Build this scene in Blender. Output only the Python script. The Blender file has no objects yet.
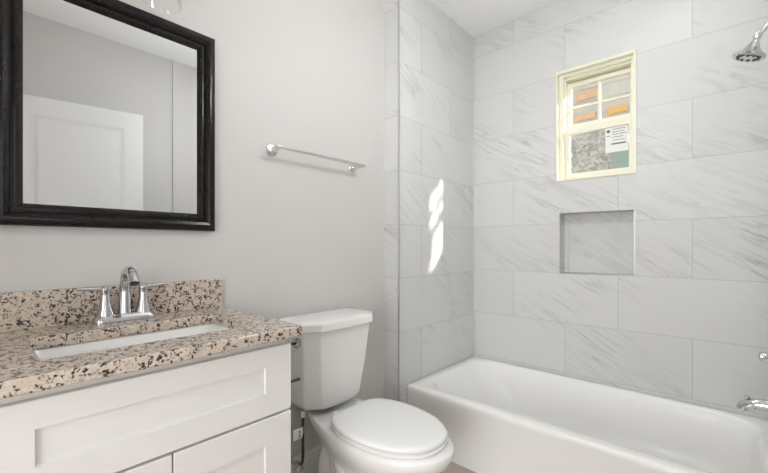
import bpy, bmesh, math, random
from mathutils import Vector, Matrix
random.seed(7)
S = bpy.context.scene
COL = S.collection
PI = math.pi

# ------------------------------------------------------------------ camera
F_PX, YAW = 374.42, 0.7363
cam_d = bpy.data.cameras.new('camera')
cam = bpy.data.objects.new('camera', cam_d); COL.objects.link(cam)
cam_d.sensor_width = 36.0; cam_d.sensor_fit = 'HORIZONTAL'
cam_d.lens = F_PX / 768 * 36.0
cam_d.shift_y = 10.07 / 768
cam_d.clip_start = 0.02
cam.location = (1.3553, -2.4738, 1.135)
cam.rotation_euler = (PI/2, 0, YAW)
S.camera = cam

# ------------------------------------------------------------------ world, sun, exposure
S.view_settings.view_transform = 'Standard'
S.view_settings.look = 'None'
S.view_settings.gamma = 1.0
S.view_settings.use_curve_mapping = False
S.view_settings.exposure = 0.27
w = bpy.data.worlds.new('sky'); S.world = w; w.use_nodes = True
nt = w.node_tree
bg = nt.nodes['Background']
sky = nt.nodes.new('ShaderNodeTexSky')
sky.sky_type = 'NISHITA'; sky.sun_disc = False
sky.sun_elevation = math.radians(33); sky.sun_rotation = math.radians(60)
hz = nt.nodes.new('ShaderNodeMix'); hz.data_type = 'RGBA'          # bright thin cloud over the blue
hz.inputs[0].default_value = .6; hz.inputs[7].default_value = (6.2, 6.0, 5.6, 1)
nt.links.new(sky.outputs[0], hz.inputs[6]); nt.links.new(hz.outputs[2], bg.inputs[0]); bg.inputs[1].default_value = 0.16
sun_d = bpy.data.lights.new('sun', 'SUN'); sun_d.energy = 11.0; sun_d.angle = 0.045
sun_d.color = (1, .97, .92)
sun = bpy.data.objects.new('sun', sun_d); COL.objects.link(sun)
sun.rotation_euler = Vector((-.80, -.555, -.60)).to_track_quat('-Z', 'Y').to_euler()
sun.location = (5, 4, 6)

def area(name, loc, size, power, color, direction=(0, 0, -1), shape='DISK', sy=None):
    d = bpy.data.lights.new(name, 'AREA'); d.shape = shape; d.size = size
    if sy: d.size_y = sy
    d.energy = power; d.color = color
    o = bpy.data.objects.new(name, d); COL.objects.link(o); o.location = loc
    o.rotation_euler = Vector(direction).to_track_quat('-Z', 'Y').to_euler()
    return o
CEIL_LOC = (.83, -1.30)            # added globe lamp, built further down
area('hall_fill_light', (3.15, -2.65, 1.35), 1.0, 11, (.975, .985, 1), (-1, 0, .05), 'RECTANGLE', 1.9)  # added fill shining in from the hallway, no window behind it
area('frontal_fill_light', (1.95, -5.35, 1.35), 2.2, 88, (.975, .988, 1), (0, 1, 0), 'RECTANGLE', 1.9)  # added frontal fill from behind the camera, no window behind it

# ------------------------------------------------------------------ helpers
def lin(c):
    c = c / 255
    return c / 12.92 if c <= .04045 else ((c + .055) / 1.055) ** 2.4
def rgb(r, g, b): return (lin(r), lin(g), lin(b), 1)

def new_mat(name):
    m = bpy.data.materials.new(name); m.use_nodes = True
    return m, m.node_tree, m.node_tree.nodes['Principled BSDF']
def N(t, kind, **kw):
    n = t.nodes.new('ShaderNode' + kind)
    for k, v in kw.items():
        if k.startswith('i'):
            n.inputs[int(k[1:])].default_value = v
        else: setattr(n, k, v)
    return n
def M(t, op, a, b=None, c=None):
    n = t.nodes.new('ShaderNodeMath'); n.operation = op
    for i, v in enumerate((a, b, c)):
        if v is None: continue
        if isinstance(v, (int, float)): n.inputs[i].default_value = v
        else: t.links.new(v, n.inputs[i])
    return n.outputs[0]
def mixc(t, f, a, b):
    n = t.nodes.new('ShaderNodeMix'); n.data_type = 'RGBA'
    for i, v in ((0, f), (6, a), (7, b)):
        if hasattr(v, 'default_value') or hasattr(v, 'is_linked'): t.links.new(v, n.inputs[i])
        else: n.inputs[i].default_value = v
    return n.outputs[2]
def ramp(t, src, stops):
    n = t.nodes.new('ShaderNodeValToRGB'); e = n.color_ramp.elements
    while len(e) < len(stops): e.new(.5)
    for el, (p, c) in zip(e, stops):
        el.position = p; el.color = c if not isinstance(c, (int, float)) else (c, c, c, 1)
    t.links.new(src, n.inputs[0]); return n.outputs[0]

def simple(name, col, rough=.5, metal=0, noise=.015, nscale=30, bump=0, coat=0):
    """principled with a faint procedural variation"""
    m, t, b = new_mat(name)
    tc = N(t, 'TexCoord'); nz = N(t, 'TexNoise'); nz.inputs['Scale'].default_value = nscale
    nz.inputs['Detail'].default_value = 4
    t.links.new(tc.outputs['Object'], nz.inputs['Vector'])
    dark = tuple(c * (1 - noise * 2) for c in col[:3]) + (1,)
    lite = tuple(min(1, c * (1 + noise * 2)) for c in col[:3]) + (1,)
    t.links.new(mixc(t, nz.outputs[0], dark, lite), b.inputs['Base Color'])
    b.inputs['Roughness'].default_value = rough; b.inputs['Metallic'].default_value = metal
    if coat: b.inputs['Coat Weight'].default_value = coat; b.inputs['Coat Roughness'].default_value = .06
    if bump:
        bp = N(t, 'Bump'); bp.inputs['Strength'].default_value = bump; bp.inputs['Distance'].default_value = .002
        t.links.new(nz.outputs[0], bp.inputs['Height']); t.links.new(bp.outputs[0], b.inputs['Normal'])
    return m

TH, TW = .3075, .6125
def tile_mat(name, axis, z6, offA, offB, periodA, periodB, tint=(1, 1, 1), seed=0.0):
    """marble look wall tile; rows of TH height, joints at offA / offB in alternate rows along the axis"""
    m, t, b = new_mat(name)
    tc = N(t, 'TexCoord'); sp = N(t, 'SeparateXYZ'); t.links.new(tc.outputs['Object'], sp.inputs[0])
    u, v = sp.outputs[axis], sp.outputs[2]
    rv = M(t, 'DIVIDE', M(t, 'SUBTRACT', v, z6 - 20 * TH), TH)
    row = M(t, 'FLOOR', rv); fv = M(t, 'FRACT', rv)
    par = M(t, 'MODULO', row, 2.0)            # row 20 = just above joint six -> B
    ua = M(t, 'DIVIDE', M(t, 'SUBTRACT', u, offA - 20 * periodA), periodA)
    ub = M(t, 'DIVIDE', M(t, 'SUBTRACT', u, offB - 20 * periodB), periodB)
    uu = M(t, 'ADD', M(t, 'MULTIPLY', ub, M(t, 'SUBTRACT', 1.0, par)), M(t, 'MULTIPLY', ua, par))
    fu = M(t, 'FRACT', uu)
    dv = M(t, 'MULTIPLY', M(t, 'MINIMUM', fv, M(t, 'SUBTRACT', 1.0, fv)), TH)
    du = M(t, 'MULTIPLY', M(t, 'MINIMUM', fu, M(t, 'SUBTRACT', 1.0, fu)), TW)
    dj = M(t, 'MINIMUM', du, dv)
    joint = N(t, 'MapRange', i1=.0009, i2=.0022, i3=1.0, i4=0.0); t.links.new(dj, joint.inputs[0])
    # per-tile shift of the veining
    cid = N(t, 'CombineXYZ'); t.links.new(M(t, 'FLOOR', uu), cid.inputs[0]); t.links.new(row, cid.inputs[1]); cid.inputs[2].default_value = seed
    wn = N(t, 'TexWhiteNoise'); wn.noise_dimensions = '3D'; t.links.new(cid.outputs[0], wn.inputs[0])
    sh = N(t, 'VectorMath', operation='SCALE'); t.links.new(wn.outputs['Color'], sh.inputs[0]); sh.inputs['Scale'].default_value = 7.0
    uv = N(t, 'CombineXYZ'); t.links.new(u, uv.inputs[0]); t.links.new(v, uv.inputs[1])
    ad = N(t, 'VectorMath', operation='ADD'); t.links.new(uv.outputs[0], ad.inputs[0]); t.links.new(sh.outputs[0], ad.inputs[1])
    def veins(ang, sx, sy, scale, width, dist):
        mp = N(t, 'Mapping'); mp.inputs['Rotation'].default_value = (0, 0, math.radians(ang))
        t.links.new(ad.outputs[0], mp.inputs[0])
        m2 = N(t, 'Mapping'); m2.inputs['Scale'].default_value = (sx, sy, 1); t.links.new(mp.outputs[0], m2.inputs[0])
        nz = N(t, 'TexNoise'); nz.inputs['Scale'].default_value = scale; nz.inputs['Detail'].default_value = 5
        nz.inputs['Roughness'].default_value = .55; nz.inputs['Distortion'].default_value = dist
        t.links.new(m2.outputs[0], nz.inputs['Vector'])
        d = M(t, 'ABSOLUTE', M(t, 'SUBTRACT', nz.outputs[0], .5))
        r = N(t, 'MapRange', i1=0.0, i2=width, i3=1.0, i4=0.0); r.interpolation_type = 'SMOOTHSTEP'
        t.links.new(d, r.inputs[0]); return r.outputs[0]
    sgn = 1 if axis == 0 else 1
    v1 = veins(sgn * 34, .55, 5.0, 1.6, .020, .25)
    v2 = veins(sgn * 31, .7, 7.0, 2.0, .06, .15)
    big = N(t, 'TexNoise'); big.inputs['Scale'].default_value = 2.2; big.inputs['Detail'].default_value = 3
    t.links.new(ad.outputs[0], big.inputs['Vector'])
    msk = ramp(t, big.outputs[0], [(.46, 0.0), (.70, 1.0)])
    amt = M(t, 'ADD', M(t, 'MULTIPLY', M(t, 'MULTIPLY', v1, msk), .42), M(t, 'MULTIPLY', M(t, 'MULTIPLY', v2, msk), .24))
    base = tuple(c * k for c, k in zip(rgb(219, 219, 217)[:3], tint)) + (1,)
    base2 = tuple(c * k for c, k in zip(rgb(213, 213, 211)[:3], tint)) + (1,)
    vein = tuple(c * k for c, k in zip(rgb(152, 151, 151)[:3], tint)) + (1,)
    tone = mixc(t, wn.outputs['Value'], base, base2)
    b.inputs['Specular IOR Level'].default_value = .35
    c1 = mixc(t, amt, tone, vein)
    c2 = mixc(t, joint.outputs[0], c1, rgb(194, 193, 190))
    t.links.new(c2, b.inputs['Base Color'])
    rr = N(t, 'MapRange', i3=.36, i4=.8); t.links.new(joint.outputs[0], rr.inputs[0]); t.links.new(rr.outputs[0], b.inputs['Roughness'])
    bp = N(t, 'Bump'); bp.invert = True; bp.inputs['Strength'].default_value = .5; bp.inputs['Distance'].default_value = .0015
    t.links.new(joint.outputs[0], bp.inputs['Height']); t.links.new(bp.outputs[0], b.inputs['Normal'])
    return m

def granite_mat():
    m, t, b = new_mat('granite')
    tc = N(t, 'TexCoord')
    v1 = N(t, 'TexVoronoi'); v1.inputs['Scale'].default_value = 150; v1.inputs['Randomness'].default_value = 1
    nzw = N(t, 'TexNoise'); nzw.inputs['Scale'].default_value = 90; nzw.inputs['Detail'].default_value = 3
    t.links.new(tc.outputs['Object'], nzw.inputs['Vector'])
    wob = N(t, 'VectorMath', operation='SCALE'); t.links.new(nzw.outputs['Color'], wob.inputs[0]); wob.inputs['Scale'].default_value = .010
    add = N(t, 'VectorMath', operation='ADD'); t.links.new(tc.outputs['Object'], add.inputs[0]); t.links.new(wob.outputs[0], add.inputs[1])
    t.links.new(add.outputs[0], v1.inputs['Vector'])
    sepc = N(t, 'SeparateColor'); t.links.new(v1.outputs['Color'], sepc.inputs[0])
    grains = ramp(t, sepc.outputs[0], [(0, rgb(196, 180, 164)), (.28, rgb(216, 205, 191)), (.5, rgb(192, 179, 154)),
                                       (.7, rgb(214, 199, 187)), (.86, rgb(160, 150, 138)), (1, rgb(220, 214, 206))])
    for n in t.nodes:
        if n.type == 'VALTORGB': n.color_ramp.interpolation = 'CONSTANT'
    gn = N(t, 'TexNoise'); gn.inputs['Scale'].default_value = 85; gn.inputs['Detail'].default_value = 5; gn.inputs['Roughness'].default_value = .65
    t.links.new(tc.outputs['Object'], gn.inputs['Vector'])
    gcol = ramp(t, gn.outputs[0], [(.30, rgb(134, 124, 112)), (.43, rgb(192, 178, 154)), (.52, rgb(212, 198, 184)), (.60, rgb(204, 184, 172)), (.72, rgb(224, 217, 208))])
    grains = mixc(t, .55, grains, gcol)
    grains = mixc(t, .16, grains, rgb(232, 214, 202))
    # clustered dark mica
    cl = N(t, 'TexNoise'); cl.inputs['Scale'].default_value = 60; cl.inputs['Detail'].default_value = 2
    t.links.new(tc.outputs['Object'], cl.inputs['Vector'])
    v2 = N(t, 'TexVoronoi'); v2.inputs['Scale'].default_value = 230
    t.links.new(add.outputs[0], v2.inputs['Vector'])
    s2 = N(t, 'SeparateColor'); t.links.new(v2.outputs['Color'], s2.inputs[0])
    k = M(t, 'ADD', M(t, 'MULTIPLY', cl.outputs[0], 1.5), M(t, 'MULTIPLY', s2.outputs[0], .62))
    dk = N(t, 'MapRange', i1=1.25, i2=1.29); t.links.new(k, dk.inputs[0])
    gk = N(t, 'MapRange', i1=1.14, i2=1.26); t.links.new(k, gk.inputs[0])
    c = mixc(t, gk.outputs[0], grains, rgb(140, 131, 122))
    c = mixc(t, dk.outputs[0], c, rgb(64, 60, 58))
    t.links.new(c, b.inputs['Base Color'])
    b.inputs['Roughness'].default_value = .22
    return m

def plank_floor():
    m, t, b = new_mat('floor_tile')
    tc = N(t, 'TexCoord'); br = N(t, 'TexBrick')
    t.links.new(tc.outputs['Object'], br.inputs['Vector'])
    br.inputs['Scale'].default_value = 1.0
    br.inputs['Brick Width'].default_value = .9; br.inputs['Row Height'].default_value = .15
    br.inputs['Mortar Size'].default_value = .002
    br.inputs['Color1'].default_value = rgb(204, 192, 181); br.inputs['Color2'].default_value = rgb(190, 177, 166)
    br.inputs['Mortar'].default_value = rgb(150, 138, 128)
    mp = N(t, 'Mapping'); mp.inputs['Scale'].default_value = (3, 40, 1); t.links.new(tc.outputs['Object'], mp.inputs[0])
    nz = N(t, 'TexNoise'); nz.inputs['Scale'].default_value = 2; nz.inputs['Detail'].default_value = 5; t.links.new(mp.outputs[0], nz.inputs['Vector'])
    c = mixc(t, M(t, 'MULTIPLY', nz.outputs[0], .35), br.outputs[0], rgb(158, 144, 132))
    t.links.new(c, b.inputs['Base Color']); b.inputs['Roughness'].default_value = .4
    return m

def clear_glass(name, ior=1.45, tint=(1, 1, 1, 1)):
    m, t, b = new_mat(name); t.nodes.remove(b)
    out = t.nodes['Material Output']
    tr = N(t, 'BsdfTransparent'); tr.inputs[0].default_value = tint
    gl = N(t, 'BsdfGlossy'); gl.inputs['Roughness'].default_value = .0
    fr = N(t, 'Fresnel'); ge = N(t, 'NewGeometry')               # thin pane: same reflectance from both sides
    t.links.new(M(t, 'ADD', ior, M(t, 'MULTIPLY', ge.outputs['Backfacing'], 1 / ior - ior)), fr.inputs[0])
    mx = N(t, 'MixShader'); t.links.new(fr.outputs[0], mx.inputs[0]); t.links.new(tr.outputs[0], mx.inputs[1]); t.links.new(gl.outputs[0], mx.inputs[2])
    t.links.new(mx.outputs[0], out.inputs[0]); return m
def hazy_glass(name, amount):
    m = clear_glass(name); t = m.node_tree; out = t.nodes['Material Output']
    src = out.inputs[0].links[0].from_socket
    tc = N(t, 'TexCoord'); nz = N(t, 'TexNoise'); nz.inputs['Scale'].default_value = 25; nz.inputs['Detail'].default_value = 5
    t.links.new(tc.outputs['Object'], nz.inputs['Vector'])
    df = N(t, 'BsdfDiffuse'); df.inputs[0].default_value = rgb(226, 226, 216)
    mx = N(t, 'MixShader'); t.links.new(M(t, 'MULTIPLY', nz.outputs[0], amount * 2), mx.inputs[0])
    t.links.new(src, mx.inputs[1]); t.links.new(df.outputs[0], mx.inputs[2]); t.links.new(mx.outputs[0], out.inputs[0])
    return m
def emit(name, col, s):
    m, t, b = new_mat(name)
    b.inputs['Base Color'].default_value = col; b.inputs['Emission Color'].default_value = col; b.inputs['Emission Strength'].default_value = s
    return m

MAT = dict(
    paint=simple('wall_paint', rgb(210, 207, 204), .55, noise=.006, nscale=220, bump=.05),
    ceil=simple('ceiling_paint', rgb(247, 247, 246), .7, noise=.005, nscale=180, bump=.05),
    white_paint=simple('white_lacquer', rgb(232, 230, 226), .35, noise=.006, nscale=14),
    door_paint=simple('door_paint', rgb(232, 231, 229), .4, noise=.006, nscale=14),
    trim_paint=simple('trim_paint', rgb(230, 228, 225), .4, noise=.006, nscale=20),
    porcelain=simple('porcelain', rgb(246, 245, 242), .08, noise=.003, nscale=5, coat=.3),
    seat=simple('seat_plastic', rgb(247, 247, 245), .12, noise=.003, nscale=5),
    tub=simple('tub_enamel', rgb(250, 249, 246), .2, noise=.003, nscale=5),
    chrome=simple('chrome', rgb(208, 208, 209), .07, metal=1, noise=.01),
    nickel=simple('brushed_nickel', rgb(226, 225, 222), .26, metal=1, noise=.02, nscale=120),
    frame=simple('espresso_frame', rgb(26, 23, 22), .22, noise=.04, nscale=40),
    mirror=simple('mirror_silver', rgb(236, 238, 238), .0, metal=1, noise=0),
    window=simple('window_vinyl', rgb(238, 235, 216), .4, noise=.008, nscale=10),
    alu=simple('aluminium_edge', rgb(205, 206, 205), .3, metal=1, noise=.02),
    hose=simple('braided_hose', rgb(78, 66, 58), .5, metal=.4, noise=.3, nscale=400, bump=.4),
    paper=simple('paper', rgb(236, 236, 232), .8, noise=.01),
    ink=simple('ink', rgb(104, 108, 106), .7, noise=.05),
    teal=simple('dark_teal_plastic', rgb(28, 62, 74), .4, noise=.1),
    black=simple('black_plastic', rgb(30, 32, 34), .35, noise=.1),
    shadow_gap=simple('cabinet_inside', rgb(206, 203, 198), .6, noise=.02),
    granite=granite_mat(), floor=plank_floor(), glass=hazy_glass('window_glass', .11),
    shade_glass=clear_glass('shade_glass', 1.5),
    diffuser=emit('fill_lamp_diffuser', (.97, .985, 1, 1), 33.0),  # glow of the added globe lamp
    fill_downlight=emit('fill_downlight_lens', (.965, .983, 1, 1), 62.0),  # glow of the light added over the tub
    bulb=simple('frosted_bulb', rgb(240, 238, 232), .3),
)
Z6 = .9706
MAT['frame'].node_tree.nodes['Principled BSDF'].inputs['Specular IOR Level'].default_value = .32
MAT['tile_back'] = tile_mat('marble_tile_back', 0, Z6, .2991, .6258, TW, TW)
MAT['tile_head'] = tile_mat('marble_tile_head', 1, Z6 - .016, -.3205, -.6398, TW, 1.0, seed=3.0)
MAT['tile_strip'] = tile_mat('marble_tile_return', 0, Z6 - .016, -.7, -.7, 2.0, 2.0, seed=5.0)
MAT['tile_wet'] = tile_mat('marble_tile_wet', 1, Z6, -.40, -.70, TW, TW, seed=8.0)

def obj(name, bm, mat, parent=None, smooth=False, auto=None, **props):
    me = bpy.data.meshes.new(name)
    bmesh.ops.recalc_face_normals(bm, faces=bm.faces)
    if parent is not None:
        root = parent
        while root.parent: root = root.parent
        if root.type == 'EMPTY':
            bmesh.ops.translate(bm, verts=bm.verts, vec=-root.location)
    bm.to_mesh(me); bm.free()
    o = bpy.data.objects.new(name, me); COL.objects.link(o)
    for m in (mat if isinstance(mat, (list, tuple)) else [mat]): me.materials.append(MAT[m])
    if smooth or auto:
        for p in me.polygons: p.use_smooth = True
        if auto: me.set_sharp_from_angle(angle=math.radians(auto))
    if parent is not None: o.parent = parent
    for k, v in props.items(): o[k] = v
    return o
def thing(name, label, cat, loc, group=None):
    o = bpy.data.objects.new(name, None); COL.objects.link(o)
    o.location = loc; o.empty_display_size = .05
    o['label'] = label; o['category'] = cat
    if group: o['group'] = group
    return o
def B(): return bmesh.new()
def box(bm, x0, x1, y0, y1, z0, z1, bev=0, seg=2, mi=0):
    r = bmesh.ops.create_cube(bm, size=1)
    vs = r['verts']
    for v in vs:
        v.co = Vector((x0 + (v.co.x + .5) * (x1 - x0), y0 + (v.co.y + .5) * (y1 - y0), z0 + (v.co.z + .5) * (z1 - z0)))
    fs = list({f for v in vs for f in v.link_faces})
    for f in fs: f.material_index = mi
    if bev:
        es = list({e for v in vs for e in v.link_edges})
        bmesh.ops.bevel(bm, geom=es, offset=bev, segments=seg, profile=.5, affect='EDGES')
    return bm
def ring(bm, pts): return [bm.verts.new(p) for p in pts]
def bridge(bm, a, b):
    n = len(a)
    for i in range(n):
        bm.faces.new((a[i], a[(i+1) % n], b[(i+1) % n], b[i]))
def loft(bm, rings, cap0=True, cap1=True, closed=False):
    R = [ring(bm, r) for r in rings]
    for a, b in zip(R, R[1:]): bridge(bm, a, b)
    if closed: bridge(bm, R[-1], R[0])
    else:
        if cap0: bm.faces.new(R[0][::-1])
        if cap1: bm.faces.new(R[-1])
    return R
def rrect(x0, x1, y0, y1, r, z, n=8):
    """rounded rectangle, 4*n points, counter-clockwise"""
    pts = []
    rs = r if isinstance(r, (list, tuple)) else [r] * 4    # (x1,y1),(x0,y1),(x0,y0),(x1,y0)
    for (cx, cy, a0, rr) in ((x1, y1, 0, rs[0]), (x0, y1, 90, rs[1]), (x0, y0, 180, rs[2]), (x1, y0, 270, rs[3])):
        sx = -1 if cx == x1 else 1; sy = -1 if cy == y1 else 1
        for i in range(n):
            a = math.radians(a0 + 90 * i / (n - 1))
            pts.append((cx + sx * rr + rr * math.cos(a), cy + sy * rr + rr * math.sin(a), z))
    return pts
def tube(bm, pts, rad, seg=12, caps=True):
    pts = [Vector(p) for p in pts]; n = len(pts)
    rads = rad if isinstance(rad, (list, tuple)) else [rad] * n
    t0 = (pts[1] - pts[0]).normalized()
    up = Vector((0, 0, 1)) if abs(t0.z) < .9 else Vector((1, 0, 0))
    nrm = t0.cross(up).normalized(); R = []
    for i, p in enumerate(pts):
        t = (pts[min(i+1, n-1)] - pts[max(i-1, 0)]).normalized()
        nrm = (nrm - t * nrm.dot(t)).normalized(); bn = t.cross(nrm)
        R.append([p + (nrm * math.cos(2*PI*k/seg) + bn * math.sin(2*PI*k/seg)) * rads[i] for k in range(seg)])
    loft(bm, R, caps, caps); return bm
def lathe(bm, prof, origin, axis=(0, 0, 1), seg=28, caps=True):
    q = Vector((0, 0, 1)).rotation_difference(Vector(axis).normalized())
    o = Vector(origin); R = []
    for r, h in prof:
        R.append([o + q @ Vector((r * math.cos(2*PI*k/seg), r * math.sin(2*PI*k/seg), h)) for k in range(seg)])
    loft(bm, R, caps, caps); return bm
def spline(P, n=8, closed=False):
    P = [Vector(p) for p in P]; out = []; m = len(P)
    rng = range(m) if closed else range(m - 1)
    for i in rng:
        if closed: p0, p1, p2, p3 = P[i-1], P[i], P[(i+1) % m], P[(i+2) % m]
        else: p0, p1, p2, p3 = P[max(i-1, 0)], P[i], P[i+1], P[min(i+2, m-1)]
        for k in range(n):
            s = k / n
            out.append(.5 * ((2*p1) + (-p0 + p2) * s + (2*p0 - 5*p1 + 4*p2 - p3) * s*s + (-p0 + 3*p1 - 3*p2 + p3) * s**3))
    if not closed: out.append(P[-1])
    return out
def struct(name, bm, mat, parent=None, auto=None):
    o = obj(name, bm, mat, parent, auto=auto)
    if parent is None: o['kind'] = 'structure'
    return o

# ------------------------------------------------------------------ setting
WA = -.114            # painted wall plane
LH = -.8523           # tub wall end
XR, XW = 1.80, 1.524  # right wall, wet wall
YF = -3.15            # front wall
CZ = 2.665            # ceiling
NX0, NX1, NZ0, NZ1, ND = .5985, .9875, .9706, 1.342, .09      # niche
WX0, WX1, WZ0, WZ1 = .5746, .9995, 1.5405, 2.228             # window opening
WT = .13

bm = B(); box(bm, -.9, XR + 1.5, -5.6, WT, -.1, 0); struct('floor', bm, 'floor')
bm = B(); box(bm, -.9, XR + 1.5, -5.6, WT, CZ, CZ + .1); struct('ceiling', bm, 'ceil')
bm = B(); box(bm, WA - .12, WA, YF - .12, WT, 0, CZ); struct('wall_left', bm, 'paint')
# front wall with an opening added to let the frontal fill light in
OX0, OX1, OZ = .62, 1.70, 2.12
bm = B(); box(bm, WA, OX0, YF - .12, YF, 0, CZ); box(bm, OX1, XR + 1.5, YF - .12, YF, 0, CZ); box(bm, OX0, OX1, YF - .12, YF, OZ, CZ); struct('wall_front', bm, 'paint')
bm = B(); box(bm, -.9, -.8, -5.5, YF - .12, 0, CZ); box(bm, 3.2, XR + 1.5, -5.5, YF - .12, 0, CZ); box(bm, -.9, XR + 1.5, -5.6, -5.5, 0, CZ)
box(bm, -.9, WA, YF - .12, YF - .02, 0, CZ); struct('wall_fill_room', bm, 'paint')  # unseen room added to hold the frontal fill light

# right wall with the doorway, and its shallow step beside the tub
DY0, DY1, DZ = -3.05, -2.335, 2.105
bm = B()
box(bm, XR, XR + .12, YF, DY0, 0, CZ); box(bm, XR, XR + .12, DY1, -1.36, 0, CZ); box(bm, XR, XR + .12, DY0, DY1, DZ, CZ)
box(bm, XR - .014, XR + .12, -1.36, LH, 0, CZ)
struct('wall_right', bm, 'paint')
# hallway beyond the doorway
bm = B()
box(bm, XR + 1.4, XR + 1.5, YF, -2.0, 0, CZ); box(bm, XR + .12, XR + 1.5, -2.1, -2.0, 0, CZ)
struct('wall_hallway', bm, 'paint')

# tiled end wall at the foot of the tub: X=0 face, and its return
def quad(bm, pts, mi=0):
    f = bm.faces.new([bm.verts.new(p) for p in pts]); f.material_index = mi; return f
bm = B()
quad(bm, [(0, LH, 0), (0, 0, 0), (0, 0, CZ), (0, LH, CZ)], 0)
quad(bm, [(WA, LH, 0), (0, LH, 0), (0, LH, CZ), (WA, LH, CZ)], 1)
quad(bm, [(WA, 0, 0), (0, 0, 0), (0, 0, CZ), (WA, 0, CZ)], 1)
quad(bm, [(WA, LH, 0), (WA, 0, 0), (WA, 0, CZ), (WA, LH, CZ)], 1)
quad(bm, [(WA, LH, 0), (0, LH, 0), (0, 0, 0), (WA, 0, 0)], 1)
quad(bm, [(WA, LH, CZ), (0, LH, CZ), (0, 0, CZ), (WA, 0, CZ)], 1)
bmesh.ops.remove_doubles(bm, verts=bm.verts, dist=1e-5)
struct('wall_tub_end', bm, ['tile_head', 'tile_strip'])
bm = B(); box(bm, -.006, .003, LH - .003, LH + .006, 0.0, CZ, .001); struct('trim_1', bm, 'alu')

bm = B()
box(bm, XW, XR + .12, LH, 0, 0, CZ)
struct('wall_tub_right', bm, 'tile_wet')

# back wall with the window opening and the niche
bm = B()
xs = [WA, NX0, WX0, NX1, WX1, XR + .12]; xs = sorted(xs)
zs = sorted([0, NZ0, NZ1, WZ0, WZ1, CZ])
def in_win(x, z): return WX0 < x < WX1 and WZ0 < z < WZ1
def in_nic(x, z): return NX0 < x < NX1 and NZ0 < z < NZ1
for i in range(len(xs) - 1):
    for j in range(len(zs) - 1):
        cx, cz = (xs[i] + xs[i+1]) / 2, (zs[j] + zs[j+1]) / 2
        P = [(xs[i], zs[j]), (xs[i+1], zs[j]), (xs[i+1], zs[j+1]), (xs[i], zs[j+1])]
        if not in_win(cx, cz):
            quad(bm, [(x, WT, z) for x, z in P][::-1])
            y = ND if in_nic(cx, cz) else 0
            quad(bm, [(x, y, z) for x, z in P])
for (x0, x1, z0, z1, d) in ((NX0, NX1, NZ0, NZ1, ND), (WX0, WX1, WZ0, WZ1, WT)):
    quad(bm, [(x0, 0, z0), (x1, 0, z0), (x1, d, z0), (x0, d, z0)])
    quad(bm, [(x0, 0, z1), (x0, d, z1), (x1, d, z1), (x1, 0, z1)])
    quad(bm, [(x0, 0, z0), (x0, d, z0), (x0, d, z1), (x0, 0, z1)])
    quad(bm, [(x1, 0, z0), (x1, 0, z1), (x1, d, z1), (x1, d, z0)])
bmesh.ops.remove_doubles(bm, verts=bm.verts, dist=1e-5)
struct('wall_back', bm, 'tile_back')
# metal edging round the niche
bm = B(); e = .0045
for (x0, x1, z0, z1) in ((NX0 - e, NX1 + e, NZ0 - e, NZ0 + .001), (NX0 - e, NX1 + e, NZ1 - .001, NZ1 + e), (NX0 - e, NX0 + .001, NZ0, NZ1), (NX1 - .001, NX1 + e, NZ0, NZ1)):
    box(bm, x0, x1, -.002, .008, z0, z1)
struct('trim_2', bm, 'alu')

# baseboards
def baseboard(bm, x0, y0, x1, y1, nx, ny, h=.165, t=.015):
    prof = [(0, 0), (t, 0), (t, h - .035), (t - .004, h - .03), (t - .004, h - .018), (t - .009, h - .008), (t - .011, h), (0, h)]
    R = [[(x + nx * d, y + ny * d, z) for d, z in prof] for x, y in ((x0, y0), (x1, y1))]
    loft(bm, R)
bm = B(); baseboard(bm, WA, -1.85, WA, LH, 1, 0); struct('baseboard_left', bm, 'trim_paint')
bm = B(); baseboard(bm, XR, DY1 + .06, XR, -1.36, -1, 0); baseboard(bm, XR - .014, -1.36, XR - .014, LH, -1, 0); struct('baseboard_right', bm, 'trim_paint')
bm = B(); baseboard(bm, WA, YF, OX0, YF, 0, 1); struct('baseboard_front', bm, 'trim_paint')

# ------------------------------------------------------------------ window
win = thing('window_1', '', '', (WX0, 0, WZ0)); del win['label']; del win['category']; win['kind'] = 'structure'
def rectframe(bm, x0, x1, z0, z1, w, y0, y1, bev=.002):
    wl, wr, wb, wt = w if isinstance(w, (tuple, list)) else (w,) * 4
    def loop(X0, X1, Z0, Z1, y): return [(X0, y, Z0), (X1, y, Z0), (X1, y, Z1), (X0, y, Z1)]
    b = bev
    R = [loop(x0, x1, z0, z1, y1), loop(x0, x1, z0, z1, y0 + b), loop(x0 + b, x1 - b, z0 + b, z1 - b, y0),
         loop(x0 + wl - b, x1 - wr + b, z0 + wb - b, z1 - wt + b, y0), loop(x0 + wl, x1 - wr, z0 + wb, z1 - wt, y0 + b), loop(x0 + wl, x1 - wr, z0 + wb, z1 - wt, y1)]
    loft(bm, R, closed=True)
bm = B()
rectframe(bm, WX0, WX1, WZ0, WZ1, (.012, .012, .010, .018), -.008, WT - .002)
rectframe(bm, WX0 + .012, WX1 - .012, WZ0 + .01, WZ1 - .018, (.026, .016, .006, .018), .022, WT - .002)
rectframe(bm, WX0 + .038, WX1 - .028, WZ0 + .016, WZ1 - .036, (.006, .006, .004, .012), .045, WT - .002)
obj('window_frame', bm, 'window', win, auto=30)
GX0, GX1 = .640, .956
UZ0, UZ1, LZ0, LZ1 = 1.906, 2.143, 1.590, 1.838
bm = B(); rectframe(bm, GX0 - .022, GX1 + .018, LZ0 - .034, LZ1 + .034, (.022, .018, .034, .034), .048, .078)
sash = obj('lower_sash', bm, 'window', win, auto=30)
bm = B(); box(bm, GX0 - .004, GX1 + .004, .061, .065, LZ0 - .004, LZ1 + .004); obj('lower_pane', bm, 'glass', sash)
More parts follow.
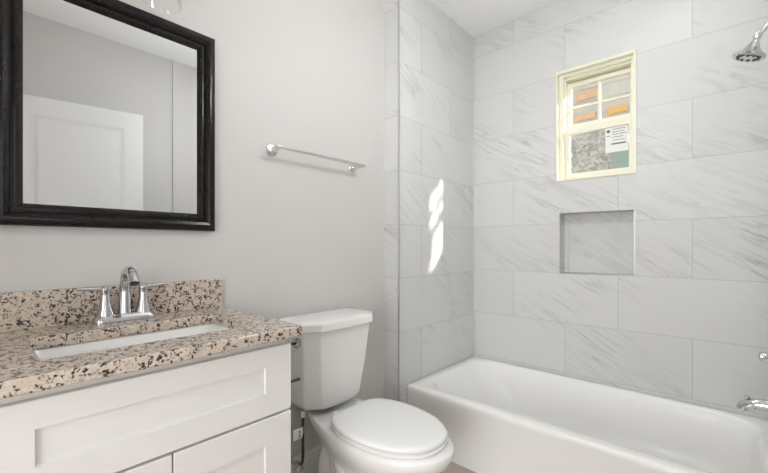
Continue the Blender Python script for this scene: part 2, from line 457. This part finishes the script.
bm = B(); rectframe(bm, GX0 - .022, GX1 + .018, UZ0 - .034, UZ1 + .026, (.022, .018, .034, .026), .082, .112)
sashu = obj('upper_sash', bm, 'window', win, auto=30)
bm = B(); box(bm, GX0 - .004, GX1 + .004, .095, .099, UZ0 - .004, UZ1 + .004); obj('upper_pane', bm, 'glass', sashu)
bm = B()
box(bm, .789, .803, .087, .107, UZ0, UZ1, .002); box(bm, GX0, .789, .087, .107, 2.006, 2.020, .002); box(bm, .803, GX1, .087, .107, 2.006, 2.020, .002)
obj('muntin', bm, 'window', sashu)
# paper sticker on the lower pane
bm = B(); box(bm, .835, .952, .0600, .0608, 1.690, 1.836)
stk = obj('sticker', bm, 'paper', sash, label='white paper sticker with printed lines and a dark bar')
bm = B()
box(bm, .866, .940, .0594, .0600, 1.734, 1.742)
for z, a, b_ in ((1.822, .872, .938), (1.806, .868, .930), (1.792, .872, .940), (1.776, .868, .926), (1.758, .872, .936)):
    box(bm, a, b_, .0595, .0600, z, z + .003)
lathe(bm, [(.009, 0), (.009, .0004)], (.851, .0600, 1.815), (0, -1, 0), 16)
box(bm, .842, .860, .0595, .0600, 1.785, 1.789)
obj('print', bm, 'ink', stk)

# ------------------------------------------------------------------ door seen in the mirror
ang = math.radians(10.3)
HX, HY = 1.712, -2.330
dr = thing('door_1', '', '', (HX, HY, 0)); del dr['label']; del dr['category']; dr['kind'] = 'structure'
def door_bm():
    bm = B(); W, T, Z0, Z1 = .715, .035, .012, 2.095
    P = .011
    box(bm, P, T - P, 0, W, Z0, Z1)
    panels = ((1.10, 1.975), (.20, .98)); st = .115
    for xa, xb in ((0, P), (T - P, T)):            # stiles and rails stand proud of the panels
        for y0, y1, z0, z1 in ((0, st, Z0, Z1), (W - st, W, Z0, Z1), (st, W - st, Z0, .20), (st, W - st, .98, 1.10), (st, W - st, 1.975, Z1)):
            box(bm, xa, xb, y0, y1, z0, z1, .001, 1)
    for fx, s in ((P, -1), (T - P, 1)):
        for z0, z1 in panels:
            def lp(i, d): return [(fx + s * d, st + i, z0 + i), (fx + s * d, W - st - i, z0 + i), (fx + s * d, W - st - i, z1 - i), (fx + s * d, st + i, z1 - i)]
            loft(bm, [lp(0, -.001), lp(0, .008), lp(.010, .0055), lp(.016, .001), lp(.026, .001), lp(.048, .007), lp(.05, .0075)], True, True)
    bmesh.ops.rotate(bm, verts=bm.verts, cent=(0, 0, 0), matrix=Matrix.Rotation(ang, 3, 'Z'))
    bmesh.ops.translate(bm, verts=bm.verts, vec=(HX, HY, 0))
    return bm
obj('door_leaf', door_bm(), 'door_paint', dr, auto=30)
bm = B()
for s in (-1, 1):
    base = Vector((HX, HY, 0)) + Matrix.Rotation(ang, 3, 'Z') @ Vector((0 if s < 0 else .035, .655, .95))
    d = Matrix.Rotation(ang, 3, 'Z') @ Vector((s, 0, 0))
    lathe(bm, [(.028, 0), (.028, .006), (.012, .010), (.012, .024), (.022, .030), (.026, .040), (.022, .048), (.008, .052)], base, d, 20)
obj('door_handle', bm, 'nickel', dr, auto=40)
bm = B()
box(bm, XR - .018, XR - .0005, DY1, DY1 + .06, 0, DZ + .06, .003); box(bm, XR - .018, XR - .0005, DY0 - .06, DY0, 0, DZ + .06, .003)
box(bm, XR - .018, XR - .0005, DY0, DY1, DZ, DZ + .06, .003)
struct('trim_3', bm, 'trim_paint')

# ------------------------------------------------------------------ bathtub
t = thing('bathtub', 'white alcove bathtub with a flat apron against the marble tiled walls', 'bathtub', (.76, -.40, 0))
TY, TZ, g = -.785, .338, .002
bm = B(); n = 10
R = [rrect(g, XW - g, TY + .016, -g, .006, 0, n), rrect(g, XW - g, TY + .016, -g, .006, .038, n), rrect(g, XW - g, TY + .006, -g, .006, .044, n), rrect(g, XW - g, TY + .003, -g, .006, TZ - .045, n),
     rrect(g, XW - g, TY, -g, .008, TZ - .030, n),
     rrect(g, XW - g, TY, -g, .008, TZ - .014, n), rrect(g, XW - g, TY + .004, -g, .010, TZ - .004, n), rrect(g + .004, XW - g - .004, TY + .013, -g - .003, .012, TZ, n)]
ix0, ix1, iy0, iy1 = .070, XW - .045, TY + .078, -.046
def basin(i, z, l=0, rr=.14):
    return rrect(ix0 + i + l, ix1 - i * .8, iy0 + i * .8, iy1 - i * .8, rr, z, n)
R += [basin(-.012, TZ - .001, 0, .15), basin(0, TZ - .006), basin(.010, TZ - .020), basin(.020, TZ - .06, .015), basin(.035, TZ - .14, .06), basin(.05, TZ - .21, .13, .13), basin(.075, TZ - .25, .19, .12), basin(.12, TZ - .268, .24, .10), basin(.2, TZ - .272, .26, .08)]
loft(bm, R)
tubm = obj('tub_shell', bm, 'tub', t, auto=50)
bm = B(); lathe(bm, [(.032, 0), (.032, .003), (.026, .005), (.010, .003)], (1.24, -.40, TZ - .272), (0, 0, 1), 24); obj('drain', bm, 'chrome', t, auto=40)

# tub faucet pieces on the right wall
t = thing('tub_spout', 'chrome tub spout with a pull-up knob above the tub rim', 'tub spout', (XW, -.40, .50))
bm = B()
tube(bm, spline([(XW - .002, -.40, .517), (1.480, -.40, .517), (1.440, -.40, .512), (1.416, -.40, .497), (1.412, -.40, .486)], 6), [.024] * 6 + [.023] * 6 + [.022] * 6 + [.019] * 6 + [.017], 18)
obj('spout_body', bm, 'chrome', t, auto=40)
bm = B(); lathe(bm, [(.004, 0), (.004, .014), (.009, .016), (.010, .022), (.006, .026)], (1.425, -.40, .515), (0, 0, 1), 14); obj('diverter_knob', bm, 'chrome', t, auto=40)
t = thing('tub_valve', 'chrome round shower valve handle on the wall above the tub spout', 'shower valve', (XW, -.40, .71))
bm = B(); lathe(bm, [(.080, 0), (.080, .004), (.070, .010), (.03, .014), (.03, .018)], (XW - .001, -.40, .706), (-1, 0, 0), 32); obj('escutcheon', bm, 'chrome', t, auto=30)
bm = B(); lathe(bm, [(.024, .016), (.024, .040), (.020, .044), (.018, .050), (.018, .062), (.012, .066)], (XW, -.40, .706), (-1, 0, 0), 20)
obj('valve_handle', bm, 'chrome', t, auto=40)
t = thing('shower_head', 'chrome shower head angled down from the right tiled wall', 'shower head', (XW, -.40, 2.03))
bm = B(); lathe(bm, [(.030, 0), (.030, .004), (.014, .012)], (XW - .001, -.40, 2.045), (-1, 0, 0), 24); obj('flange', bm, 'chrome', t, auto=40)
bm = B(); tube(bm, spline([(XW - .004, -.40, 2.045), (1.510, -.40, 2.034), (1.486, -.40, 1.998), (1.460, -.40, 1.966)], 6), .0085, 12); obj('shower_arm', bm, 'chrome', t, auto=40)
bm = B()
ax = Vector((-.34, .06, -.94)).normalized(); SO = Vector((1.455, -.40, 1.962))
lathe(bm, [(.009, -.012), (.013, -.006), (.014, .006), (.010, .014), (.014, .022), (.020, .036), (.032, .054), (.048, .066), (.052, .070), (.052, .078), (.047, .082), (.042, .080), (.004, .081)], SO, ax, 32)
hd = obj('spray_head', bm, 'chrome', t, auto=35)
bm = B()
q = Vector((0, 0, 1)).rotation_difference(ax.normalized())
for k in range(10):
    p = SO + q @ Vector((.032 * math.cos(k * PI / 5), .032 * math.sin(k * PI / 5), .080))
    lathe(bm, [(.006, 0), (.005, .005)], p, ax, 8)
obj('nozzle', bm, 'ink', hd)

# ------------------------------------------------------------------ vanity
VY0, VY1, VX = -2.4795, -1.8390, .410
VC = -2.159
van = thing('vanity_cabinet', 'white shaker vanity cabinet under the granite countertop', 'cabinet', (.15, VC, 0))
cz1 = .871
bm = B()
T = .016
cx1 = VX - .019
box(bm, WA + .002, cx1 - .019, VY1 - .007 - T, VY1 - .007, 0, cz1, .001)
box(bm, WA + .002, cx1 - .019, VY0 + .007, VY0 + .007 + T, 0, cz1, .001)
box(bm, WA + .002, WA + .010, VY0 + .02, VY1 - .02, .10, cz1)
box(bm, WA + .010, cx1 - .019, VY0 + .023, VY1 - .023, .10, .115)
for (y0, y1, z0, z1) in ((VY0 + .007, VY0 + .045, .1, cz1), (VY1 - .045, VY1 - .007, .1, cz1), (VY0 + .045, VY1 - .045, cz1 - .045, cz1), (VY0 + .045, VY1 - .045, .635, .675), (VY0 + .045, VY1 - .045, .1, .14), (VC - .02, VC + .02, .14, .635)):
    box(bm, cx1 - .019, cx1, y0, y1, z0, z1, .0008)
obj('cabinet_body', bm, 'white_paint', van)
bm = B(); box(bm, cx1 - .075, cx1 - .058, VY0 + .023, VY1 - .023, 0, .10); obj('toe_kick', bm, 'white_paint', van)
def shaker(x1, y0, y1, z0, z1, py0, py1, pz0, pz1, depth=.0065, th=.0185):
    bm = B(); b = .0015
    def lp(x, a, b_, c, d): return [(x, a, c), (x, b_, c), (x, b_, d), (x, a, d)]
    R = [lp(x1 - th, y0, y1, z0, z1), lp(x1 - b, y0, y1, z0, z1), lp(x1, y0 + b, y1 - b, z0 + b, z1 - b),
         lp(x1, py0, py1, pz0, pz1), lp(x1 - depth, py0 + .0012, py1 - .0012, pz0 + .0012, pz1 - .0012)]
    loft(bm, R); return bm
obj('drawer_front', shaker(VX, VY0, VY1, .660, .8505, -2.3945, -1.921, .7225, .7955), 'white_paint', van)
obj('door', shaker(VX, VC + .0018, VY1, .105, .653, VC + .080, -1.921, .18, .576), 'white_paint', van)
obj('door', shaker(VX, VY0, VC - .0018, .105, .653, -2.397, VC - .080, .18, .576), 'white_paint', van)

# countertop
CX0, CX1, CY0, CY1, CT, CB = WA + .002, .4364, -2.5025, -1.8155, .902, .8715
top = thing('countertop', 'beige and black speckled granite vanity countertop with a backsplash', 'countertop', (.16, VC, CB))
bm = B(); n = 8; e = .003
hole = (.052, .318, -2.378, -1.916)
def hr(z, i=0): return rrect(hole[0] - i, hole[1] + i, hole[2] - i, hole[3] + i, .022 + i, z, n)
def orr(z, i=0): return rrect(CX0 + i, CX1 - i, CY0 + i, CY1 - i, .004, z, n)
loft(bm, [hr(CB), hr(CT - e), hr(CT, .002), orr(CT, e), orr(CT - e), orr(CB + e), orr(CB, e)], closed=True)
obj('slab', bm, 'granite', top, auto=40)
bm = B(); box(bm, WA + .001, -.094, CY0, CY1, CT + .0002, 1.0085, .0015); obj('backsplash', bm, 'granite', top)
sk = thing('sink_basin', 'white rectangular undermount sink set into the granite countertop', 'sink', (.185, -2.147, .72))
bm = B()
def sr(i, z, r=.03): return rrect(hole[0] + i, hole[1] - i, hole[2] + i, hole[3] - i, r, z, n)
zt = CB - .0005
loft(bm, [sr(-.018, zt - .008, .04), sr(-.018, zt, .04), sr(-.006, zt, .03), sr(-.002, zt - .004), sr(.004, zt - .06, .035), sr(.012, zt - .11, .04), sr(.03, zt - .135, .05), sr(.06, zt - .142, .05), sr(.11, zt - .146, .02),
          sr(.11, zt - .156, .02), sr(.06, zt - .152, .05), sr(.025, zt - .145, .05), sr(.002, zt - .11, .04), sr(-.008, zt - .02, .035)], closed=False, cap0=False, cap1=False)
# close: floor of the bowl and its underside, outer wall up to the flange
bm.verts.ensure_lookup_table()
k = 4 * n; V = list(bm.verts)
bridge(bm, V[13*k:14*k], V[0:k])
obj('bowl', bm, 'porcelain', sk, auto=50)
bm = B(); lathe(bm, [(.034, -.012), (.034, .002), (.028, .004), (.020, .001), (.018, .004), (.006, .006)], (.185, -2.147, zt - .146), (0, 0, 1), 24); obj('drain', bm, 'chrome', sk, auto=40)

# faucet
fa = thing('sink_faucet', 'chrome two-handle faucet with an arched spout on the granite countertop', 'faucet', (-.05, -2.146, CT))
FX, FY = -.052, -2.146
bm = B()
def bp(i, z): return rrect(FX - .0285 + i, FX + .0285 - i, FY - .082 + i, FY + .082 - i, .020 - i * .4, z, 8)
loft(bm, [bp(0, CT + .0005), bp(0, CT + .010), bp(.002, CT + .014), bp(.008, CT + .022), bp(.011, CT + .024)])
obj('base_plate', bm, 'chrome', fa, auto=35)
bm = B()
pts = spline([(FX, FY, CT + .02), (FX - .001, FY, CT + .06), (FX + .002, FY, CT + .11), (FX + .018, FY, CT + .145), (FX + .050, FY, CT + .159), (FX + .084, FY, CT + .148), (FX + .104, FY, CT + .122)], 6)
rr = [.0185 - .004 * min(1, i / 14) for i in range(len(pts))]
for i in range(4): rr[-1 - i] = .0155
tube(bm, pts, rr, 18)
sp_ = obj('spout', bm, 'chrome', fa, auto=40)
bm = B(); tube(bm, [(FX + .104, FY, CT + .1225), (FX + .1055, FY, CT + .119)], .011, 14); obj('aerator', bm, 'black', sp_)
for s in (-1, 1):
    hy = FY + s * .051
    bm = B()
    lathe(bm, [(.023, .018), (.0225, .026), (.017, .045), (.0125, .070), (.0125, .092), (.0135, .098), (.0135, .104), (.010, .108)], (FX, hy, CT), (0, 0, 1), 22)
    h = obj('handle', bm, 'chrome', fa, auto=40)
    bm = B(); tube(bm, spline([(FX, hy, CT + .102), (FX + .001, hy + s * .030, CT + .104), (FX + .002, hy + s * .068, CT + .107)], 5), [.0075] * 4 + [.006] * 5 + [.005] * 2, 12)
    obj('lever', bm, 'chrome', h, auto=40)

# peg on the cabinet's side
pg = thing('side_peg', 'small dark teal peg on the cabinet side facing the toilet', 'peg', (.385, VY1 - .007, .727))
bm = B(); tube(bm, [(.385, VY1 - .0065, .727), (.385, -1.792, .726)], .0045, 10); tube(bm, [(.385, VY1 - .0068, .727), (.385, VY1 - .003, .727)], .009, 12)
obj('rod', bm, 'teal', pg, auto=40)

# ------------------------------------------------------------------ wall mirror
MY0, MY1, MZ0, MZ1 = -2.4385, -1.8430, 1.194, 1.932
mi = thing('wall_mirror', 'rectangular wall mirror in a dark espresso moulded frame above the sink', 'mirror', (WA, (MY0 + MY1) / 2, MZ0))
prof = [(0, .001), (0, .020), (.003, .025), (.012, .0305), (.022, .032), (.031, .029), (.037, .022), (.0385, .0165), (.0415, .0165), (.043, .0205), (.048, .022), (.0535, .0205), (.0585, .015), (.064, .009), (.064, .001)]
bm = B()
R = []
for d, h in prof:
    R.append([(WA + h, MY0 + d, MZ0 + d), (WA + h, MY1 - d, MZ0 + d), (WA + h, MY1 - d, MZ1 - d), (WA + h, MY0 + d, MZ1 - d)])
loft(bm, R, closed=True)
obj('frame', bm, 'frame', mi, auto=25)
bm = B(); d = .058
def gl(x, i): return [(x, MY0 + d + i, MZ0 + d + i), (x, MY1 - d - i, MZ0 + d + i), (x, MY1 - d - i, MZ1 - d - i), (x, MY0 + d + i, MZ1 - d - i)]
loft(bm, [gl(WA + .004, 0), gl(WA + .010, 0)]); obj('mirror_glass', bm, 'mirror', mi)

# ------------------------------------------------------------------ towel bar
tb = thing('towel_bar', 'polished metal towel bar on round posts on the painted wall', 'towel bar', (WA, -1.345, 1.555))
bz = 1.560; bx = WA + .068
bm = B(); tube(bm, [(bx, -1.612, bz), (bx, -1.082, bz)], .0085, 16); obj('bar', bm, 'nickel', tb, auto=40)
for y in (-1.590, -1.106):
    bm = B(); lathe(bm, [(.026, .0008), (.026, .006), (.023, .010), (.013, .012), (.0095, .016), (.0095, .066), (.007, .070)], (WA, y, bz - .004), (1, 0, 0), 24)
    obj('post', bm, 'nickel', tb, auto=35)

# ------------------------------------------------------------------ toilet
YC = -1.347
to = thing('toilet', 'white two-piece toilet with closed elongated lid between vanity and tub', 'toilet', (.25, YC, 0))
def egg(z, xb, xf, hw, xm=None, pb=2.6, pf=2.05, n=48):
    """plan outline: squarer behind, elliptical in front"""
    xm = xb + (xf - xb) * .42 if xm is None else xm
    out = []
    for k in range(n):
        a = 2 * PI * k / n; c, s = math.cos(a), math.sin(a)
        p = pf if c >= 0 else pb
        L = (xf - xm) if c >= 0 else (xm - xb)
        out.append((xm + L * math.copysign(abs(c) ** (2 / p), c), YC + hw * math.copysign(abs(s) ** (2 / p), s), z))
    return out
bm = B()
loft(bm, [egg(.000, .000, .455, .112, .22, 3, 2.3), egg(.025, .000, .455, .112, .22, 3, 2.3), egg(.035, .006, .445, .104, .22, 3, 2.3), egg(.10, .012, .425, .092, .22, 3, 2.2), egg(.17, .010, .435, .092, .23, 3, 2.1),
          egg(.225, -.005, .475, .108, .27, 3, 2.1), egg(.275, -.030, .540, .138, .31, 3, 2.05), egg(.32, -.055, .603, .166, .33, 3, 2.05), egg(.352, -.072, .631, .180, .34, 3.2, 2.05), egg(.375, -.078, .640, .185, .345, 3.4, 2.05), egg(.390, -.078, .640, .185, .345, 3.4, 2.05), egg(.398, -.070, .633, .178, .345, 3.4, 2.05)])
# narrower shelf behind the seat: pinch the rear of the upper rings
for v in bm.verts:
    if v.co.z > .20 and v.co.x < .24:
        f = max(0, min(1, (.24 - v.co.x) / .22)); f = f * f * (3 - 2 * f)
        zz = max(0, min(1, (v.co.z - .20) / .1))
        v.co.y = YC + (v.co.y - YC) * (1 - .18 * f * zz)
for s in (-1, 1):      # trapway bulges on both flanks
    pts = spline([(.40, YC + s * .070, .20), (.33, YC + s * .082, .10), (.25, YC + s * .082, .085), (.20, YC + s * .080, .16), (.165, YC + s * .078, .255), (.11, YC + s * .076, .28), (.065, YC + s * .072, .20), (.055, YC + s * .070, .06), (.055, YC + s * .070, .0)], 5)
    tube(bm, pts, .040, 14)
obj('bowl', bm, 'porcelain', to, auto=60)
# seat + lid
half = [(.142, .0), (.142, .078), (.153, .120), (.187, .150), (.25, .174), (.33, .183), (.41, .177), (.485, .156), (.545, .121), (.589, .074), (.606, .0)]
outl = half + [(x, -y) for x, y in half[-2:0:-1]]
sm = [(p.x, p.y) for p in spline([(x, y, 0) for x, y in outl], 4, True)]
cxl = .37
def lidring(z, i): return [(cxl + (x - cxl) * (1 - i / .24), YC + y * (1 - i / .185), z) for x, y in sm]
bm = B(); loft(bm, [lidring(.3985, .012), lidring(.400, .002), lidring(.404, -.002), lidring(.412, -.002), lidring(.4165, .004), lidring(.417, .02)]); obj('seat', bm, 'seat', to, auto=50)
bm = B(); loft(bm, [lidring(.4175, .012), lidring(.419, .002), lidring(.423, -.001), lidring(.430, 0), lidring(.435, .004), lidring(.4375, .010), lidring(.4395, .03), lidring(.4415, .09), lidring(.442, .15)]); obj('lid', bm, 'seat', to, auto=50)
for s in (-1, 1):
    bm = B(); box(bm, .108, .150, YC + s * .07 - .016, YC + s * .07 + .016, .3975, .424, .006, 3); obj('hinge', bm, 'seat', to, auto=40)
# tank
def tank_out(z, x0, x1, hw, ch, cx, soft=False):
    """flat back, straight sides, wide chamfer-curved front"""
    P = [(x0, hw), (x0 + .02, hw + .001), (x1 - cx, hw), (x1 - cx + .004, hw - .002), (x1 - .012, hw - ch), (x1 - .009, hw - ch - .004), (x1 - .003, hw * .45), (x1, 0)]
    P2 = P + [(x, -y) for x, y in P[-2::-1]]
    sm_ = P2
    if soft:
        d = []
        for a, b_ in zip(P2, P2[1:]):
            for k in range(4): d.append((a[0] + (b_[0] - a[0]) * k / 4, a[1] + (b_[1] - a[1]) * k / 4))
        d.append(P2[-1])
        for _ in range(5):
            d = [d[0]] + [((d[i-1][0] + 2 * d[i][0] + d[i+1][0]) / 4, (d[i-1][1] + 2 * d[i][1] + d[i+1][1]) / 4) for i in range(1, len(d) - 1)] + [d[-1]]
        sm_ = d
    return [(x, YC + y, z) for x, y in sm_]
bm = B(); tx0 = -.098
TI = [(.412, .02, .045, .118), (.418, .006, .062, .142), (.430, .002, .078, .160), (.455, 0, .086, .170), (.60, 0, .104, .188), (.775, 0, .120, .203)]
loft(bm, [tank_out(z, tx0 + i, x1, hw, .055, .06, True) for z, i, x1, hw in TI])
obj('tank', bm, 'porcelain', to, auto=50)
bm = B()
def lid_t(z, i): return tank_out(z, tx0 - .004 + i * .5, .132 - i, .213 - i, .058, .064)
loft(bm, [lid_t(.7755, .008), lid_t(.777, .002), lid_t(.780, 0), lid_t(.806, 0), lid_t(.811, .002), lid_t(.815, .007), lid_t(.819, .025), lid_t(.821, .055)])
obj('tank_lid', bm, 'porcelain', to, auto=28)
bm = B()
fl = Vector((.026, -1.547, .730))
fax = Vector((.25, -.97, 0))
lathe(bm, [(.014, -.012), (.014, .004), (.022, .006), (.022, .012), (.013, .016), (.012, .022)], fl, fax, 20)
lv = obj('flush_handle', bm, 'chrome', to, auto=40)
bm = B(); p0 = fl + fax * .020; tube(bm, [p0, p0 + Vector((.004, -.022, .004)), p0 + Vector((.006, -.046, .006))], [.006, .0055, .007], 10); obj('lever', bm, 'black', lv, auto=40)
bm = B(); lathe(bm, [(.012, 0), (.012, .012), (.006, .017)], (.12, YC - .116, .0), (0, 0, 1), 14)
# supply line
su = thing('water_supply_hose', 'dark braided water supply hose with a white tag under the toilet tank', 'hose', (WA, -1.505, .16))
bm.free()
bm = B(); tube(bm, spline([(-.014, -1.490, .412), (-.010, -1.498, .35), (.002, -1.505, .27), (.0, -1.507, .20), (-.03, -1.507, .175)], 6), .0062, 12); obj('hose', bm, 'hose', su, auto=60)
bm = B(); lathe(bm, [(.011, 0), (.011, .022), (.008, .026)], (-.0135, -1.491, .386), (0, 0, 1), 10); obj('coupling_nut', bm, 'paper', su)
bm = B(); tube(bm, [(WA + .001, -1.507, .165), (-.03, -1.507, .165)], .009, 12); lathe(bm, [(.013, 0), (.013, .03)], (-.035, -1.507, .155), (0, 0, 1), 14)
lathe(bm, [(.026, .001), (.026, .004), (.012, .008)], (WA, -1.507, .165), (1, 0, 0), 20)
vl = obj('shutoff_valve', bm, 'chrome', su, auto=40)
bm = B(); lathe(bm, [(.018, 0), (.018, .008), (.006, .010)], (-.022, -1.507, .165), (1, 0, 0), 16); obj('valve_knob', bm, 'chrome', vl, auto=40)
bm = B(); box(bm, -.001, .0, -1.552, -1.503, .305, .352); tg = obj('tag', bm, 'paper', su, label='white paper tag')
bm = B(); box(bm, .0001, .0006, -1.524, -1.517, .310, .326); box(bm, .0001, .0006, -1.524, -1.517, .330, .340); obj('print', bm, 'ink', tg)

# ------------------------------------------------------------------ vanity light above the mirror
vl_ = thing('vanity_light', 'wall light with clear glass cylinder shades above the mirror', 'wall light', (WA, -2.15, 2.08))
bm = B(); box(bm, WA + .001, WA + .022, -2.31, -1.99, 2.08, 2.19, .006); obj('backplate', bm, 'nickel', vl_)
SX = -.020
for y in (-2.050, -2.250):
    bm = B(); tube(bm, spline([(WA + .02, y, 2.135), (WA + .05, y, 2.148), (SX, y, 2.140), (SX, y, 2.110)], 6), .008, 12); a = obj('arm', bm, 'nickel', vl_, auto=40)
    bm = B(); lathe(bm, [(.022, .0), (.024, .03), (.012, .045)], (SX, y, 2.075), (0, 0, 1), 20); obj('socket', bm, 'nickel', a, auto=40)
    bm = B(); lathe(bm, [(.024, 2.120), (.046, 2.114), (.055, 2.098), (.057, 2.07), (.057, 1.944), (.0585, 1.940), (.0555, 1.938), (.0535, 1.942), (.0535, 2.07), (.052, 2.096), (.044, 2.111), (.024, 2.117)], (SX, y, 0), (0, 0, 1), 36, caps=False)
    obj('glass_shade', bm, 'shade_glass', vl_, auto=40)
    bm = B(); lathe(bm, [(.012, 2.076), (.014, 2.060), (.026, 2.040), (.028, 2.028), (.024, 2.014), (.012, 2.005), (.002, 2.003)], (SX, y, 0), (0, 0, 1), 20); obj('bulb', bm, 'bulb', vl_, auto=60)

# globe lamp added out of the frame to brighten room and ceiling
cl = thing('globe_fill_lamp', 'added white globe fill lamp hanging on a stem from the ceiling', 'ceiling light', (CEIL_LOC[0], CEIL_LOC[1], CZ))
bm = B(); lathe(bm, [(.06, 0), (.06, -.02), (.012, -.03), (.010, -.46), (.035, -.47), (.035, -.49)], (CEIL_LOC[0], CEIL_LOC[1], CZ - .0005), (0, 0, 1), 28); obj('stem', bm, 'nickel', cl, auto=40)
bm = B(); bmesh.ops.create_uvsphere(bm, u_segments=28, v_segments=18, radius=.10)
bmesh.ops.translate(bm, verts=bm.verts, vec=(CEIL_LOC[0], CEIL_LOC[1], CZ - .58)); obj('globe', bm, 'diffuser', cl, auto=60)

# recessed light added above the frame to brighten the tub
rl = thing('recessed_fill_light', 'added round recessed fill light over the bathtub', 'ceiling light', (1.15, -.74, CZ))
bm = B(); lathe(bm, [(.085, 0), (.085, -.004), (.066, -.007), (.064, -.001)], (1.15, -.74, CZ - .0003), (0, 0, 1), 36); obj('trim_ring', bm, 'trim_paint', rl, auto=40)
bm = B(); lathe(bm, [(.062, -.002), (.062, -.004), (.001, -.0045)], (1.15, -.74, CZ - .0003), (0, 0, 1), 36); obj('lens', bm, 'fill_downlight', rl)

# ------------------------------------------------------------------ outside the window
MAT['siding'] = simple('siding_paint', rgb(206, 203, 192), .6, noise=.03, nscale=6)
MAT['timber'] = simple('orange_timber', rgb(246, 178, 70), .6, noise=.12, nscale=18)
MAT['timber2'] = simple('worn_timber', rgb(232, 178, 128), .6, noise=.15, nscale=18)
def stone_mat():
    m, t, b = new_mat('rough_stone')
    tc = N(t, 'TexCoord'); nz = N(t, 'TexNoise'); nz.inputs['Scale'].default_value = 14; nz.inputs['Detail'].default_value = 8; nz.inputs['Distortion'].default_value = 1.5
    t.links.new(tc.outputs['Object'], nz.inputs['Vector'])
    c = ramp(t, nz.outputs[0], [(.36, rgb(134, 135, 126)), (.5, rgb(172, 172, 163)), (.62, rgb(208, 206, 198))])
    t.links.new(c, b.inputs['Base Color']); b.inputs['Roughness'].default_value = .85
    bp_ = N(t, 'Bump'); bp_.inputs['Strength'].default_value = .6; bp_.inputs['Distance'].default_value = .03
    t.links.new(nz.outputs[0], bp_.inputs['Height']); t.links.new(bp_.outputs[0], b.inputs['Normal'])
    return m
MAT['stone'] = stone_mat()
MAT['greenpaint'] = simple('green_panel', rgb(132, 158, 148), .6, noise=.08, nscale=10)
nb = thing('neighbouring_house', 'pale neighbouring house wall seen through the small window', 'building', (.3, 2.6, 0))
bm = B(); box(bm, -1.6, 2.2, 2.52, 2.9, -.3, 2.56); obj('stone_wall', bm, 'stone', nb)
bm = B()
for k in range(9):
    z = 2.56 + k * .16
    quad(bm, [(-1.6, 2.50, z), (2.2, 2.50, z), (2.2, 2.525, z + .16), (-1.6, 2.525, z + .16)])
    quad(bm, [(-1.6, 2.50, z), (2.2, 2.50, z), (2.2, 2.525, z), (-1.6, 2.525, z)])
box(bm, -1.6, 2.2, 2.526, 2.9, 2.56, 4.0)
obj('siding', bm, 'siding', nb)
bm = B(); box(bm, .41, .60, 2.44, 2.52, 1.9, 2.36, .004); obj('panel', bm, 'greenpaint', nb)
def board(x0, x1, z0, z1, mat, tilt):
    bm = B(); box(bm, x0, x1, 2.44, 2.498, z0, z1, .004)
    bmesh.ops.rotate(bm, verts=bm.verts, cent=((x0 + x1) / 2, 2.47, (z0 + z1) / 2), matrix=Matrix.Rotation(tilt, 3, 'Y'))
    obj('timber_board', bm, mat, nb)
board(.03, .27, 2.90, 2.98, 'timber2', -.05)
board(.00, .24, 2.65, 2.72, 'timber2', -.03)
board(.36, .56, 2.655, 2.735, 'timber', -.02)
